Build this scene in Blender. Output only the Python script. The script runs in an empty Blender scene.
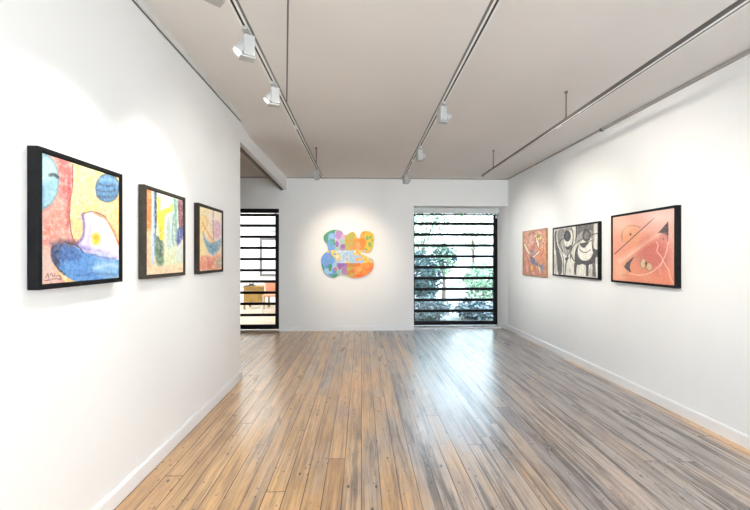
import bpy, bmesh, math, random
import numpy as np
from mathutils import Vector, Matrix, Quaternion

random.seed(11)
RNG = np.random.default_rng(5)
SC = bpy.context.scene
COL = SC.collection

# ------------------------------------------------------------------ helpers
def lin(c):
    c = np.asarray(c, dtype=float) / 255.0
    return np.where(c <= 0.04045, c / 12.92, ((c + 0.055) / 1.055) ** 2.4)

def L(r, g, b):
    v = lin((r, g, b)); return (float(v[0]), float(v[1]), float(v[2]), 1.0)

def tag(o, label=None, cat=None, group=None, kind=None):
    if label: o['label'] = label
    if cat: o['category'] = cat
    if group: o['group'] = group
    if kind: o['kind'] = kind
    return o

def empty(name, loc=(0, 0, 0), rz=0.0):
    o = bpy.data.objects.new(name, None); COL.objects.link(o)
    o.empty_display_size = .1
    o.location = loc; o.rotation_euler = (0, 0, rz)
    return o

def obj(name, bm, mat, parent=None, smooth=False):
    me = bpy.data.meshes.new(name)
    bmesh.ops.recalc_face_normals(bm, faces=bm.faces)
    bm.to_mesh(me); bm.free()
    if mat: me.materials.append(mat)
    if smooth:
        for p in me.polygons: p.use_smooth = True
    o = bpy.data.objects.new(name, me); COL.objects.link(o)
    if parent: o.parent = parent
    return o

def box(bm, x0, x1, y0, y1, z0, z1, bev=0.0, M=None):
    vs = [bm.verts.new(p) for p in ((x0,y0,z0),(x1,y0,z0),(x1,y1,z0),(x0,y1,z0),(x0,y0,z1),(x1,y0,z1),(x1,y1,z1),(x0,y1,z1))]
    fs = [bm.faces.new([vs[i] for i in f]) for f in ((3,2,1,0),(4,5,6,7),(0,1,5,4),(1,2,6,5),(2,3,7,6),(3,0,4,7))]
    if bev:
        es = list({e for f in fs for e in f.edges})
        r = bmesh.ops.bevel(bm, geom=es, offset=bev, segments=2, affect='EDGES', profile=.7)
        vs = list({v for f in r['faces'] for v in f.verts} | {v for v in vs if v.is_valid})
    if M is not None:
        for v in vs: v.co = M @ v.co
    return vs

def bx(x0, x1, y0, y1, z0, z1, bev=0.0):
    bm = bmesh.new(); box(bm, x0, x1, y0, y1, z0, z1, bev); return bm

def frame_of(d):
    d = d.normalized()
    a = Vector((0, 0, 1)) if abs(d.z) < .9 else Vector((1, 0, 0))
    u = d.cross(a).normalized(); v = d.cross(u).normalized()
    return u, v

def tube(bm, pts, radii, n=12, cap=True):
    pts = [Vector(p) for p in pts]
    if not hasattr(radii, '__len__'): radii = [radii] * len(pts)
    rings = []
    u = v = None
    for i, p in enumerate(pts):
        d = (pts[min(i+1, len(pts)-1)] - pts[max(i-1, 0)])
        if d.length < 1e-9: d = Vector((0, 0, 1))
        if u is None: u, v = frame_of(d)
        else:
            d.normalize(); u = (u - d * u.dot(d)).normalized(); v = d.cross(u)
        rings.append([bm.verts.new(p + (u*math.cos(t)+v*math.sin(t))*radii[i]) for t in [2*math.pi*k/n for k in range(n)]])
    for a, b in zip(rings, rings[1:]):
        for k in range(n): bm.faces.new((a[k], a[(k+1)%n], b[(k+1)%n], b[k]))
    if cap:
        bm.faces.new(rings[0]); bm.faces.new(rings[-1])

def lathe(bm, prof, origin, axis, n=24):
    """prof: (distance along axis, radius)"""
    origin = Vector(origin); axis = Vector(axis).normalized(); u, v = frame_of(axis)
    rings = []
    for d, r in prof:
        rings.append([bm.verts.new(origin + axis*d + (u*math.cos(t)+v*math.sin(t))*max(r, 1e-4)) for t in [2*math.pi*k/n for k in range(n)]])
    for a, b in zip(rings, rings[1:]):
        for k in range(n): bm.faces.new((a[k], a[(k+1)%n], b[(k+1)%n], b[k]))
    bm.faces.new(rings[0]); bm.faces.new(rings[-1])

# ------------------------------------------------------------------ node helper
class NT:
    def __init__(self, name):
        self.m = bpy.data.materials.new(name); self.m.use_nodes = True
        self.t = self.m.node_tree; self.n = self.t.nodes; self.l = self.t.links
        self.b = self.n['Principled BSDF']; self.out = self.n['Material Output']
    def new(self, ty, **kw):
        nd = self.n.new(ty)
        for k, v in kw.items(): setattr(nd, k, v)
        return nd
    def set(self, sock, v):
        if hasattr(v, 'is_output') or isinstance(v, bpy.types.NodeSocket): self.l.new(v, sock)
        else: sock.default_value = v
    def math(self, op, a, b=0.0, c=None, clamp=False):
        nd = self.new('ShaderNodeMath', operation=op, use_clamp=clamp)
        self.set(nd.inputs[0], a); self.set(nd.inputs[1], b)
        if c is not None: self.set(nd.inputs[2], c)
        return nd.outputs[0]
    def sstep(self, a, lo, hi, t0=0.0, t1=1.0):
        nd = self.new('ShaderNodeMapRange', interpolation_type='SMOOTHSTEP')
        self.set(nd.inputs['Value'], a); nd.inputs['From Min'].default_value = lo; nd.inputs['From Max'].default_value = hi
        nd.inputs['To Min'].default_value = t0; nd.inputs['To Max'].default_value = t1
        return nd.outputs[0]
    def vec(self, x, y, z=0.0):
        nd = self.new('ShaderNodeCombineXYZ')
        for s, v in zip(nd.inputs, (x, y, z)): self.set(s, v)
        return nd.outputs[0]
    def noise(self, v, scale, detail=3.0, rough=.5):
        nd = self.new('ShaderNodeTexNoise'); self.set(nd.inputs['Vector'], v)
        nd.inputs['Scale'].default_value = scale; nd.inputs['Detail'].default_value = detail; nd.inputs['Roughness'].default_value = rough
        return nd.outputs['Fac']
    def white(self, v):
        nd = self.new('ShaderNodeTexWhiteNoise', noise_dimensions='3D'); self.set(nd.inputs['Vector'], v)
        return nd.outputs['Value']
    def ramp(self, f, stops):
        nd = self.new('ShaderNodeValToRGB'); self.set(nd.inputs[0], f)
        e = nd.color_ramp.elements
        while len(e) < len(stops): e.new(.5)
        for el, (p, c) in zip(e, stops): el.position = p; el.color = c if len(c) == 4 else (*c, 1)
        return nd.outputs[0]
    def mix(self, f, a, b, bt='MIX'):
        nd = self.new('ShaderNodeMix', data_type='RGBA', blend_type=bt)
        self.set(nd.inputs[0], f); self.set(nd.inputs[6], a); self.set(nd.inputs[7], b)
        return nd.outputs[2]
    def bump(self, h, strength=.2, dist=.01):
        nd = self.new('ShaderNodeBump'); nd.inputs['Strength'].default_value = strength; nd.inputs['Distance'].default_value = dist
        self.set(nd.inputs['Height'], h); self.l.new(nd.outputs[0], self.b.inputs['Normal'])
    def base(self, c): self.set(self.b.inputs['Base Color'], c)
    def rough(self, r): self.set(self.b.inputs['Roughness'], r)
    def objc(self):
        return self.new('ShaderNodeTexCoord').outputs['Object']
    def xyz(self):
        g = self.new('ShaderNodeSeparateXYZ'); self.l.new(self.new('ShaderNodeNewGeometry').outputs['Position'], g.inputs[0])
        return g.outputs

def plain(name, c, rough=.5, metal=0.0, var=.06, scale=8.0, spec=None, bump=0.0):
    t = NT(name); p = t.objc(); n = t.noise(p, scale, 4)
    f = t.sstep(n, .3, .7)
    dk = tuple(x*(1-var) for x in c[:3]) + (1,); lt = tuple(min(1, x*(1+var)) for x in c[:3]) + (1,)
    t.base(t.mix(f, dk, lt)); t.rough(rough); t.b.inputs['Metallic'].default_value = metal
    if spec is not None: t.b.inputs['Specular IOR Level'].default_value = spec
    if bump: t.bump(t.noise(p, scale*20, 3), bump, .002)
    return t.m

def emitter(name, c, s):
    t = NT(name); t.base((.9, .9, .9, 1))
    t.b.inputs['Emission Color'].default_value = c; t.b.inputs['Emission Strength'].default_value = s
    n = t.noise(t.objc(), 30, 2); t.rough(t.sstep(n, .2, .8, .2, .3))
    return t.m

# ------------------------------------------------------------------ materials
M_wall = plain('white_wall_paint', (.86, .86, .852, 1), .75, var=.012, scale=1.2, spec=.25, bump=.05)
M_ceil = plain('ceiling_paint', (.74, .715, .69, 1), .85, var=.02, scale=.9, spec=.15)
M_trim = plain('white_gloss_trim', (.85, .85, .85, 1), .4, var=.015, scale=3)
M_cove = plain('grey_cove_shade_and_rail', (.36, .34, .32, 1), .6, var=.1, scale=4)  # cove strips paint the shadow along the ceiling line; the right rail shares it
M_railw = plain('pale_picture_rail', (.72, .73, .72, 1), .4, var=.03)
M_gap = plain('dark_rail_slot', (.05, .05, .045, 1), .6)
M_black = plain('black_painted_steel', (.006, .006, .008, 1), .5, var=.2, spec=.15)
M_tracks = plain('shaded_aluminium_track', (.13, .125, .12, 1), .45, metal=.3, var=.08)  # grey aluminium, with the shade on the track sides darkened in
M_trackw = plain('white_track_flange', (.80, .80, .79, 1), .4, var=.02)
M_slot = plain('track_slot_black', (.02, .02, .02, 1), .6)
M_lampw = plain('white_lamp_housing', (.36, .36, .355, 1), .35, var=.02)
M_lens = emitter('lit_lens', (1, .95, .86, 1), 7)
M_rod = plain('dark_suspension_rod', (.15, .135, .125, 1), .5, metal=.3)
M_fblack = plain('black_frame_stain', (.008, .008, .009, 1), .6, var=.25, scale=20, spec=.12)
M_fbrown = plain('dark_umber_frame_stain', (.045, .038, .029, 1), .6, var=.25, scale=20, spec=.15)
M_fdark = plain('espresso_frame_stain', (.026, .019, .016, 1), .6, var=.25, scale=20, spec=.15)
M_fwood = plain('honey_wood_frame', (.42, .22, .10, 1), .45, var=.25, scale=14)
M_white_edge = plain('primed_canvas_edge', (.8, .79, .76, 1), .8)

def glass():
    t = NT('clear_pane_glass')
    tr = t.new('ShaderNodeBsdfTransparent'); tr.inputs[0].default_value = (.97, .985, .98, 1)
    gl = t.new('ShaderNodeBsdfGlossy'); gl.inputs['Roughness'].default_value = .02
    fr = t.new('ShaderNodeFresnel'); fr.inputs['IOR'].default_value = 1.45
    mx = t.new('ShaderNodeMixShader')
    t.l.new(fr.outputs[0], mx.inputs[0]); t.l.new(tr.outputs[0], mx.inputs[1]); t.l.new(gl.outputs[0], mx.inputs[2])
    t.l.new(mx.outputs[0], t.out.inputs['Surface'])
    return t.m
M_glass = glass()

def canvas_mat():
    t = NT('brushed_oil_paint')
    a = t.new('ShaderNodeAttribute', attribute_name='paint')
    p = t.objc(); n = t.noise(p, 60, 4, .6)
    c = t.mix(t.sstep(n, .3, .7), a.outputs['Color'], t.mix(.12, a.outputs['Color'], (1, 1, 1, 1)))
    t.base(c); t.rough(.6); t.b.inputs['Specular IOR Level'].default_value = .25
    t.bump(n, .15, .003)
    return t.m
M_canvas = canvas_mat()

def leaf_mat():
    t = NT('leaf_green')
    a = t.new('ShaderNodeAttribute', attribute_name='paint')
    t.base(a.outputs['Color']); t.rough(.7); t.b.inputs['Specular IOR Level'].default_value = .2
    return t.m
M_leaf = leaf_mat()
M_bark = plain('bark', (.10, .075, .055, 1), .9, var=.4, scale=18)

PW = .118           # plank width
XL, XR, D = -1.44, 2.93, 7.5
def floor_mat():
    t = NT('worn_pine_floorboards')
    x, y, z = t.xyz()
    u = t.math('DIVIDE', x, PW)
    i = t.math('FLOOR', u); fx = t.math('FRACT', u)
    r1 = t.white(t.vec(i, 3.7, 1.1))
    v = t.math('ADD', t.math('DIVIDE', y, 4.6), t.math('MULTIPLY', r1, 7.3))
    j = t.math('FLOOR', v); fy = t.math('FRACT', v)
    r2 = t.white(t.vec(i, j, 5.5)); r3 = t.white(t.vec(i, j, 9.5))
    off = t.math('MULTIPLY', r2, 31.0)
    P = t.vec(t.math('ADD', x, off), y, off)
    def sv(sx, sy): return t.vec(t.math('MULTIPLY', t.math('ADD', x, off), sx), t.math('MULTIPLY', y, sy), off)
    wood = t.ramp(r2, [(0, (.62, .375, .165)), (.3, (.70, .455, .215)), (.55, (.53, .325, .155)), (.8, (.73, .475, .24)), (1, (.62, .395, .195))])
    grey = t.ramp(r3, [(0, (.33, .305, .305)), (.35, (.44, .385, .345)), (.6, (.285, .27, .28)), (.85, (.48, .415, .375)), (1, (.39, .35, .335))])
    # foot traffic: boards away from the walls have lost their finish, most of all to the right
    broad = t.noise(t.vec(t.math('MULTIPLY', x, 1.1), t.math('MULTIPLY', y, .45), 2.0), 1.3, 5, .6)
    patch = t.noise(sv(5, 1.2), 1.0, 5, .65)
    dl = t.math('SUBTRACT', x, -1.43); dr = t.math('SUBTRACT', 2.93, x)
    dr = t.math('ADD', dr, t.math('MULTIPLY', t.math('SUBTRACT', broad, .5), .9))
    edge = t.math('MULTIPLY', t.sstep(dl, .10, .9), t.sstep(dr, -.06, .16))  # unworn strip at the left also paints in the warm spotlight
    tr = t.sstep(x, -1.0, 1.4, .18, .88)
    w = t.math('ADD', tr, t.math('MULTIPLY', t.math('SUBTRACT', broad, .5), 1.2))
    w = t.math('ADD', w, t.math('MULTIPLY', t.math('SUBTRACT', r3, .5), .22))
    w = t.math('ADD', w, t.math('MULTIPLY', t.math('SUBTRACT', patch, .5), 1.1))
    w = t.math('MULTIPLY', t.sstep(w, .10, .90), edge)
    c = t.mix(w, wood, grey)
    grain = t.noise(sv(42, 1.1), 1.0, 6, .65)
    c = t.mix(1.0, c, t.ramp(grain, [(.28, (.46, .42, .39)), (.48, (.95, .94, .93)), (.72, (1.22, 1.21, 1.19))]), 'MULTIPLY')
    fine = t.noise(sv(130, 5), 1.0, 4, .65)
    c = t.mix(1.0, c, t.ramp(fine, [(.3, (.78, .76, .75)), (.6, (1.06, 1.06, 1.06))]), 'MULTIPLY')
    blot = t.noise(sv(7, 2.4), 1.0, 4, .6)
    c = t.mix(1.0, c, t.ramp(blot, [(.3, (.80, .76, .73)), (.55, (1.03, 1.03, 1.03))]), 'MULTIPLY')
    # dark stains along single boards
    st = t.noise(sv(15, .75), 1.0, 6, .7)
    st = t.math('MULTIPLY', t.sstep(st, .50, .62), t.math('MULTIPLY_ADD', w, .74, .20))
    c = t.mix(st, c, (.07, .058, .057, 1))
    # knots and nail holes
    vo = t.new('ShaderNodeTexVoronoi'); t.l.new(sv(9.5, 4.6), vo.inputs['Vector']); vo.inputs['Scale'].default_value = 1.0
    kn = t.sstep(vo.outputs['Distance'], .05, .11, 1, 0)
    c = t.mix(t.math('MULTIPLY', kn, .95), c, (.055, .042, .022, 1))
    v2 = t.new('ShaderNodeTexVoronoi'); t.l.new(sv(24, 11), v2.inputs['Vector']); v2.inputs['Scale'].default_value = 1.0
    k2 = t.math('MULTIPLY', t.sstep(v2.outputs['Distance'], .09, .17, 1, 0), t.sstep(patch, .44, .56))
    c = t.mix(t.math('MULTIPLY', k2, .8), c, (.08, .045, .035, 1))
    # seams
    ex = t.math('MINIMUM', fx, t.math('SUBTRACT', 1.0, fx)); ey = t.math('MINIMUM', fy, t.math('SUBTRACT', 1.0, fy))
    sx = t.sstep(ex, .014, .036, 1, 0); sy = t.sstep(ey, .0003, .0010, 1, 0)
    wv = t.noise(t.vec(t.math('MULTIPLY', i, 3.1), t.math('MULTIPLY', y, 1.3), 0.0), 1.0, 3)
    seam = t.math('MULTIPLY', t.math('MAXIMUM', sx, sy), t.sstep(wv, .30, .60, .40, 1.0))
    c = t.mix(1.0, c, (1.14, 1.09, 1.05, 1), 'MULTIPLY')
    c = t.mix(seam, c, (.03, .02, .015, 1))
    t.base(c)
    rr = t.noise(t.vec(t.math('MULTIPLY', x, 5), t.math('MULTIPLY', y, 1.2), 0.0), 1.0, 4)
    t.rough(t.math('ADD', t.sstep(rr, .3, .7, .27, .40), t.math('MULTIPLY', seam, .3)))
    t.b.inputs['Specular IOR Level'].default_value = .75
    t.b.inputs['Coat Weight'].default_value = .65; t.b.inputs['Coat Roughness'].default_value = .27
    h = t.math('ADD', t.math('MULTIPLY', grain, .35), t.math('MULTIPLY', seam, -1.0))
    h = t.math('ADD', h, t.math('MULTIPLY', r2, .25))
    t.bump(h, .22, .004)
    return t.m
M_floor = floor_mat()

def ground_mat():
    t = NT('garden_ground'); p = t.objc()
    n = t.noise(p, 1.2, 5); n2 = t.noise(p, 25, 3)
    c = t.ramp(n, [(.35, (.16, .22, .13)), (.5, (.36, .36, .33)), (.62, (.55, .55, .52))])
    t.base(t.mix(t.math('MULTIPLY', n2, .5), c, (.12, .16, .10, 1))); t.rough(.9)
    return t.m

def struct(name, bm, mat, label, cat, smooth=False):
    o = obj(name, bm, mat, None, smooth); tag(o, label, cat, kind='structure'); return o

# ------------------------------------------------------------------ the room shell
YR = -3.2           # wall behind the viewer
HW = 3.25
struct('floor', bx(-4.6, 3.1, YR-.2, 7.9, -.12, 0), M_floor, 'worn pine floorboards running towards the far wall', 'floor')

def cz(x, y):
    def ss(t): t = min(1, max(0, t)); return t*t*(3-2*t)
    s = ss(1-(x+1.40)/1.5) if x > -1.5 else ss((x+2.3)/.8)
    return 3.012 + .105*s*ss(1-(y-4.35)/.85)
bm = bmesh.new()
xs = [-4.6+i*.11 for i in range(71)]; ys = [YR-.2+i*.18 for i in range(43)] + [4.2+.06*i for i in range(0, 24)] + [5.7, 6.2, 6.8, 7.3, 7.6]
ys = sorted(set(round(v, 3) for v in ys))
g = [[bm.verts.new((x, y, cz(x, y))) for x in xs] for y in ys]
for a, b in zip(g, g[1:]):
    for k in range(len(xs)-1): bm.faces.new((a[k], a[k+1], b[k+1], b[k]))
top = bmesh.ops.extrude_face_region(bm, geom=list(bm.faces))
for v in top['geom']:
    if isinstance(v, bmesh.types.BMVert): v.co.z = 3.4
struct('ceiling', bm, M_ceil, 'plain pale grey painted ceiling above the tracks', 'ceiling', smooth=False)

struct('wall_left', bx(-1.58, XL, YR, 4.57, 0, HW), M_wall, 'white partition wall on the left ending in an open corner', 'wall')
struct('wall_right', bx(XR, XR+.2, YR-.2, 7.9, -.1, HW), M_wall, 'long white wall on the right running back to the window', 'wall')
bm = bmesh.new()
DX0, DX1, DZ = -2.62, -1.614, 2.395
WX0, WZ = 1.035, 2.465
for a in ((-4.6, DX0, 0, HW), (DX0, DX1, DZ, HW), (DX1, WX0, 0, HW), (WX0, XR, WZ, HW)):
    box(bm, a[0], a[1], D, D+.4, a[2], a[3])
struct('wall_back', bm, M_wall, 'white far wall between the slatted door and the window', 'wall')
struct('wall_side', bx(-4.7, -4.6, YR-.2, 7.9, -.1, HW), M_wall, 'white outer wall of the space beyond the partition', 'wall')
bm = bmesh.new()                                     # wall behind the viewer, with an opening added for fill light
RX0, RX1, RZ0, RZ1 = -1.2, 2.7, .5, 2.75
for a in ((-4.6, RX0, 0, HW), (RX0, RX1, 0, RZ0), (RX0, RX1, RZ1, HW), (RX1, XR, 0, HW)):
    box(bm, a[0], a[1], YR-.2, YR, a[2], a[3])
struct('wall_front', bm, M_wall, 'white wall behind the viewer with an opening added for fill light', 'wall')

# beam over the opening, in line with the partition
bm = bmesh.new()
zb0, zb1 = 2.845, 2.765
def prism(bm, A, B):
    a = [bm.verts.new(p) for p in A]; b = [bm.verts.new(p) for p in B]
    n = len(a); bm.faces.new(a); bm.faces.new(b)
    for k in range(n): bm.faces.new((a[k], a[(k+1)%n], b[(k+1)%n], b[k]))
def beam_sec(y, zb, x0, x1, z1): return [(x0, y, zb), (x1, y, zb), (x1, y, z1), (x0, y, z1)]
prism(bm, beam_sec(4.57, zb0, -1.58, -1.462, 3.2), beam_sec(D, zb1, -1.58, -1.462, 3.2))
bo = struct('beam', bm, M_wall, 'white boxed beam over the opening beyond the left wall', 'beam')
M_btrack = plain('brown_sliding_track', (.16, .13, .10, 1), .5, var=.15)
bm = bmesh.new()
prism(bm, beam_sec(4.58, zb0-.012, -1.575, -1.535, zb0+.002), beam_sec(D-.02, zb1-.012, -1.575, -1.535, zb1+.002))
obj('sliding_track', bm, M_btrack, bo)
bm = bmesh.new()
prism(bm, beam_sec(4.58, zb0-.006, -1.535, -1.52, zb0+.002), beam_sec(D-.02, zb1-.006, -1.535, -1.52, zb1+.002))
obj('track_groove', bm, M_gap, bo)

# baseboards
yw = 7.84
def baseboard(name, a, b, n, label):
    """a->b along the wall foot, n = direction out of the wall"""
    a, b, n = Vector(a), Vector(b), Vector(n)
    prof = [(0, 0), (.019, 0), (.019, .085), (.012, .098), (0, .098)]
    bm = bmesh.new()
    prism(bm, [a+n*p+Vector((0, 0, q)) for p, q in prof], [b+n*p+Vector((0, 0, q)) for p, q in prof])
    return struct(name, bm, M_trim, label, 'baseboard')
baseboard('baseboard_left', (XL, YR, 0), (XL, 4.57, 0), (1, 0, 0), 'white baseboard along the foot of the left partition')
baseboard('baseboard_right', (XR, YR, 0), (XR, D-.002, 0), (-1, 0, 0), 'white baseboard along the foot of the right wall')
baseboard('baseboard_return', (XR-.002, D, 0), (XR-.088, yw-.03, 0), (-.966, -.26, 0), 'short white baseboard beside the foot of the slatted window')
baseboard('baseboard_back', (DX1+.01, D, 0), (WX0, D, 0), (0, -1, 0), 'white baseboard between the slatted door and the window')

# grey strips painting the cove shadow, and picture rails under the ceiling
bm = bmesh.new()
box(bm, XL, XL+.018, YR, 4.57, 3.068, 3.14)
t1 = struct('trim_1', bm, M_railw, 'pale picture rail along the top of the left wall', 'picture rail')
obj('rail_slot', bx(XL, XL+.005, YR, 4.57, 3.060, 3.068), M_gap, t1)
bm = bmesh.new()
box(bm, -4.6, WX0+1.895, D-.022, D, 2.992, 3.03)
struct('trim_2', bm, M_cove, 'thin grey painted shadow line where the far wall meets the ceiling', 'trim')
bm = bmesh.new()
box(bm, XR-.02, XR, YR, D-.022, 2.996, 3.03)
struct('trim_3', bm, M_cove, 'thin grey painted shadow line where the right wall meets the ceiling', 'trim')
bm = bmesh.new(); box(bm, XR-.030, XR, YR, 4.50, 2.984, 2.9955); box(bm, XR-.030, XR-.022, YR, 4.50, 2.9955, 3.01)
t4 = struct('trim_4', bm, M_cove, 'grey picture rail high on the near half of the right wall', 'picture rail')
obj('rail_end_cap', bx(XR-.036, XR, 4.50, 4.525, 2.978, 3.01), M_gap, t4)

# ------------------------------------------------------------------ slatted door and window
def slatted(name, label, cat, x0, x1, y, z0, z1, nb, bar_t, stile, rail_b, rail_t, pitch0, pitch):
    root = empty(name, ((x0+x1)/2, y, z0)); tag(root, label, cat, kind='structure')
    ox, oy, oz = (x0+x1)/2, y, z0
    def loc(bm):
        for v in bm.verts: v.co -= Vector((ox, oy, oz))
        return bm
    bm = bmesh.new()
    box(bm, x0, x0+stile, y, y+.06, z0, z1); box(bm, x1-stile, x1, y, y+.06, z0, z1)
    box(bm, x0+stile, x1-stile, y, y+.06, z0, z0+rail_b); box(bm, x0+stile, x1-stile, y, y+.06, z1-rail_t, z1)
    obj('frame', loc(bm), M_black, root)
    for k in range(nb):
        z = pitch0 + pitch*k
        obj('slat', loc(bx(x0+stile, x1-stile, y+.008, y+.052, z-bar_t/2, z+bar_t/2, .003)), M_black, root)
    obj('glass_pane', loc(bx(x0+stile, x1-stile, y+.062, y+.068, z0+rail_b*.5, z1-rail_t*.5)), M_glass, root)
    return root, loc

def zpx(py, y): return 1.45 + (257-py)*y/380.0
# far left door: transom bar, gap, door leaf with nine slats
yd = 7.515
dr, loc = slatted('door_1', 'black steel door with white gaps between horizontal slats', 'door', DX0, DX1, yd, .035, 2.300, 9, .052, .075, .087, .050, zpx(314.5, yd+.01), .2195)
obj('head_rail', loc(bx(DX0, DX1, yd-.003, yd+.08, 2.318, DZ)), M_black, dr)
obj('hinge', loc(bx(DX1-.075, DX1-.055, yd+.0, yd+.02, 2.298, 2.32)), M_black, dr)
struct('trim_5', bx(DX0, DX1, 7.5, 7.9, 0, .018), plain('door_threshold_metal', (.55, .54, .53, 1), .35, metal=.4), 'pale threshold strip under the slatted door', 'threshold')
# far right window set back in its recess
wr, loc = slatted('window_1', 'black steel window with horizontal slats looking onto a garden', 'window', WX0-.02, XR-.085, yw, .035, 2.345, 9, .058, .085, .085, .028, zpx(311.2, yw+.01), .2265)
obj('sensor', loc(bx(XR-.135, XR-.108, yw-.016, yw, 2.255, 2.31, .004)), M_trackw, wr)
bm = bmesh.new()
prism(bm, [(XR+.01, D-.0, 0), (XR, D, 0), (XR-.092, yw-.004, 0), (XR-.085, 7.9, 0), (XR+.01, 7.9, 0)], [(XR+.01, D-.0, WZ), (XR, D, WZ), (XR-.092, yw-.004, WZ), (XR-.085, 7.9, WZ), (XR+.01, 7.9, WZ)])
struct('wall_return', bm, M_wall, 'splayed white return beside the slatted window', 'wall')
bm = bmesh.new(); box(bm, WX0+.004, XR-.09, yw-.09, yw+.03, 2.352, 2.452, .01)
bl = obj('roller_blind_box', bm, plain('pale_grey_blind_box', (.62, .63, .62, 1), .45, var=.03)); tag(bl, 'pale grey roller blind box across the window head', 'blind')
bm = bmesh.new(); tube(bm, [(WX0+.01, yw-.05, 2.349), (XR-.095, yw-.05, 2.349)], .007, 8)
obj('bottom_bar', bm, M_gap, bl)
struct('trim_6', bx(WX0, XR-.085, 7.64, 7.9, 0, .022), M_trim, 'white threshold board at the foot of the window', 'sill')

# ------------------------------------------------------------------ painting with numpy
class Paint:
    """A colour raster over a canvas; shapes are given on a reference sketch whose four canvas corners are QUAD."""
    def __init__(s, quad, n=(150, 150), seed=0):
        s.r = np.random.default_rng(seed)
        s.nx, s.ny = n
        u, v = np.meshgrid(np.linspace(0, 1, s.nx), np.linspace(0, 1, s.ny))     # v down
        A, b = [], []
        for (U, V), (X, Y) in zip(((0, 0), (1, 0), (1, 1), (0, 1)), quad):
            A.append([U, V, 1, 0, 0, 0, -U*X, -V*X]); b.append(X)
            A.append([0, 0, 0, U, V, 1, -U*Y, -V*Y]); b.append(Y)
        H = np.append(np.linalg.solve(np.array(A, float), np.array(b, float)), 1).reshape(3, 3)
        w = H[2, 0]*u + H[2, 1]*v + 1
        s.X = (H[0, 0]*u+H[0, 1]*v+H[0, 2])/w; s.Y = (H[1, 0]*u+H[1, 1]*v+H[1, 2])/w
        s.u, s.v = u, v
        s.sz = abs(quad[2][1]-quad[0][1])
        s.c = np.zeros((s.ny, s.nx, 3)); s.wob = 0.0
    def noise(s, fx, fy=None, oct=3):
        fy = fy or fx; out = np.zeros_like(s.u); amp = 1; tot = 0
        for o in range(oct):
            gx, gy = int(fx*2**o)+2, int(fy*2**o)+2
            g = s.r.random((gy+1, gx+1)); x = s.u*(gx-1); y = s.v*(gy-1)
            i = np.minimum(x.astype(int), gx-1); j = np.minimum(y.astype(int), gy-1)
            a = x-i; b = y-j; a = a*a*(3-2*a); b = b*b*(3-2*b)
            out += amp*((g[j, i]*(1-a)+g[j, i+1]*a)*(1-b)+(g[j+1, i]*(1-a)+g[j+1, i+1]*a)*b); tot += amp; amp *= .55
        return out/tot
    def warp(s, amt, f=14):
        s.dx = (s.noise(f)-.5)*amt; s.dy = (s.noise(f)-.5)*amt
    def xy(s, w):
        if w: return s.X+(s.noise(12)-.5)*w, s.Y+(s.noise(12)-.5)*w
        return s.X, s.Y
    def put(s, m, col, k=1.0, tone=0.0):
        c = np.array(col, float)
        cc = np.broadcast_to(c, s.c.shape)
        if tone: cc = cc + ((s.noise(26, 26)-.5)*2*tone)[..., None]
        m = np.clip(m*k, 0, 1)[..., None]
        s.c = s.c*(1-m)+cc*m
    def sdf(s, P, X, Y):
        P = np.array(P, float); d = np.full(X.shape, 1e9); ins = np.zeros(X.shape, bool)
        for a, b in zip(P, np.roll(P, -1, 0)):
            e = b-a; t = np.clip(((X-a[0])*e[0]+(Y-a[1])*e[1])/max(e@e, 1e-9), 0, 1)
            d = np.minimum(d, np.hypot(X-a[0]-t*e[0], Y-a[1]-t*e[1]))
            cr = ((a[1] > Y) != (b[1] > Y))
            with np.errstate(divide='ignore', invalid='ignore'):
                ins ^= cr & (X < (b[0]-a[0])*(Y-a[1])/(b[1]-a[1]+1e-12)+a[0])
        return np.where(ins, -d, d)
    @staticmethod
    def smoothed(P, n=2, closed=True):
        P = [tuple(map(float, p)) for p in P]
        for _ in range(n):
            Q = []
            rng = range(len(P)) if closed else range(len(P)-1)
            if not closed: Q.append(P[0])
            for k in rng:
                a, b = P[k], P[(k+1) % len(P)]
                Q += [(a[0]*.75+b[0]*.25, a[1]*.75+b[1]*.25), (a[0]*.25+b[0]*.75, a[1]*.25+b[1]*.75)]
            if not closed: Q.append(P[-1])
            P = Q
        return P
    def poly(s, P, col, soft=2.0, w=0.0, sm=2, k=1.0, tone=0.0, rim=None, rimw=4.0):
        X, Y = s.xy(w); P = s.smoothed(P, sm) if sm else P
        d = s.sdf(P, X, Y)
        s.put(np.clip(.5-d/soft, 0, 1), col, k, tone)
        if rim is not None: s.put(np.clip(1.2-abs(d)/rimw, 0, 1), rim, .85)
        return d
    def oval(s, cx, cy, rx, ry, col, soft=2.0, w=0.0, k=1.0, tone=0.0, rot=0.0, rim=None, rimw=3.0):
        X, Y = s.xy(w); a = math.radians(rot); x = X-cx; y = Y-cy
        x, y = x*math.cos(a)+y*math.sin(a), -x*math.sin(a)+y*math.cos(a)
        d = (np.hypot(x/rx, y/ry)-1)*min(rx, ry)
        s.put(np.clip(.5-d/soft, 0, 1), col, k, tone)
        if rim is not None: s.put(np.clip(1.2-abs(d)/rimw, 0, 1), rim, .85)
    def line(s, P, col, wd=2.0, w=0.0, sm=2, k=1.0, soft=1.5):
        X, Y = s.xy(w); P = s.smoothed(P, sm, False) if sm else P
        d = np.full(X.shape, 1e9)
        for a, b in zip(P, P[1:]):
            a = np.array(a); b = np.array(b); e = b-a; t = np.clip(((X-a[0])*e[0]+(Y-a[1])*e[1])/max(e@e, 1e-9), 0, 1)
            d = np.minimum(d, np.hypot(X-a[0]-t*e[0], Y-a[1]-t*e[1]))
        s.put(np.clip(.5-(d-wd/2)/soft, 0, 1), col, k)
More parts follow.
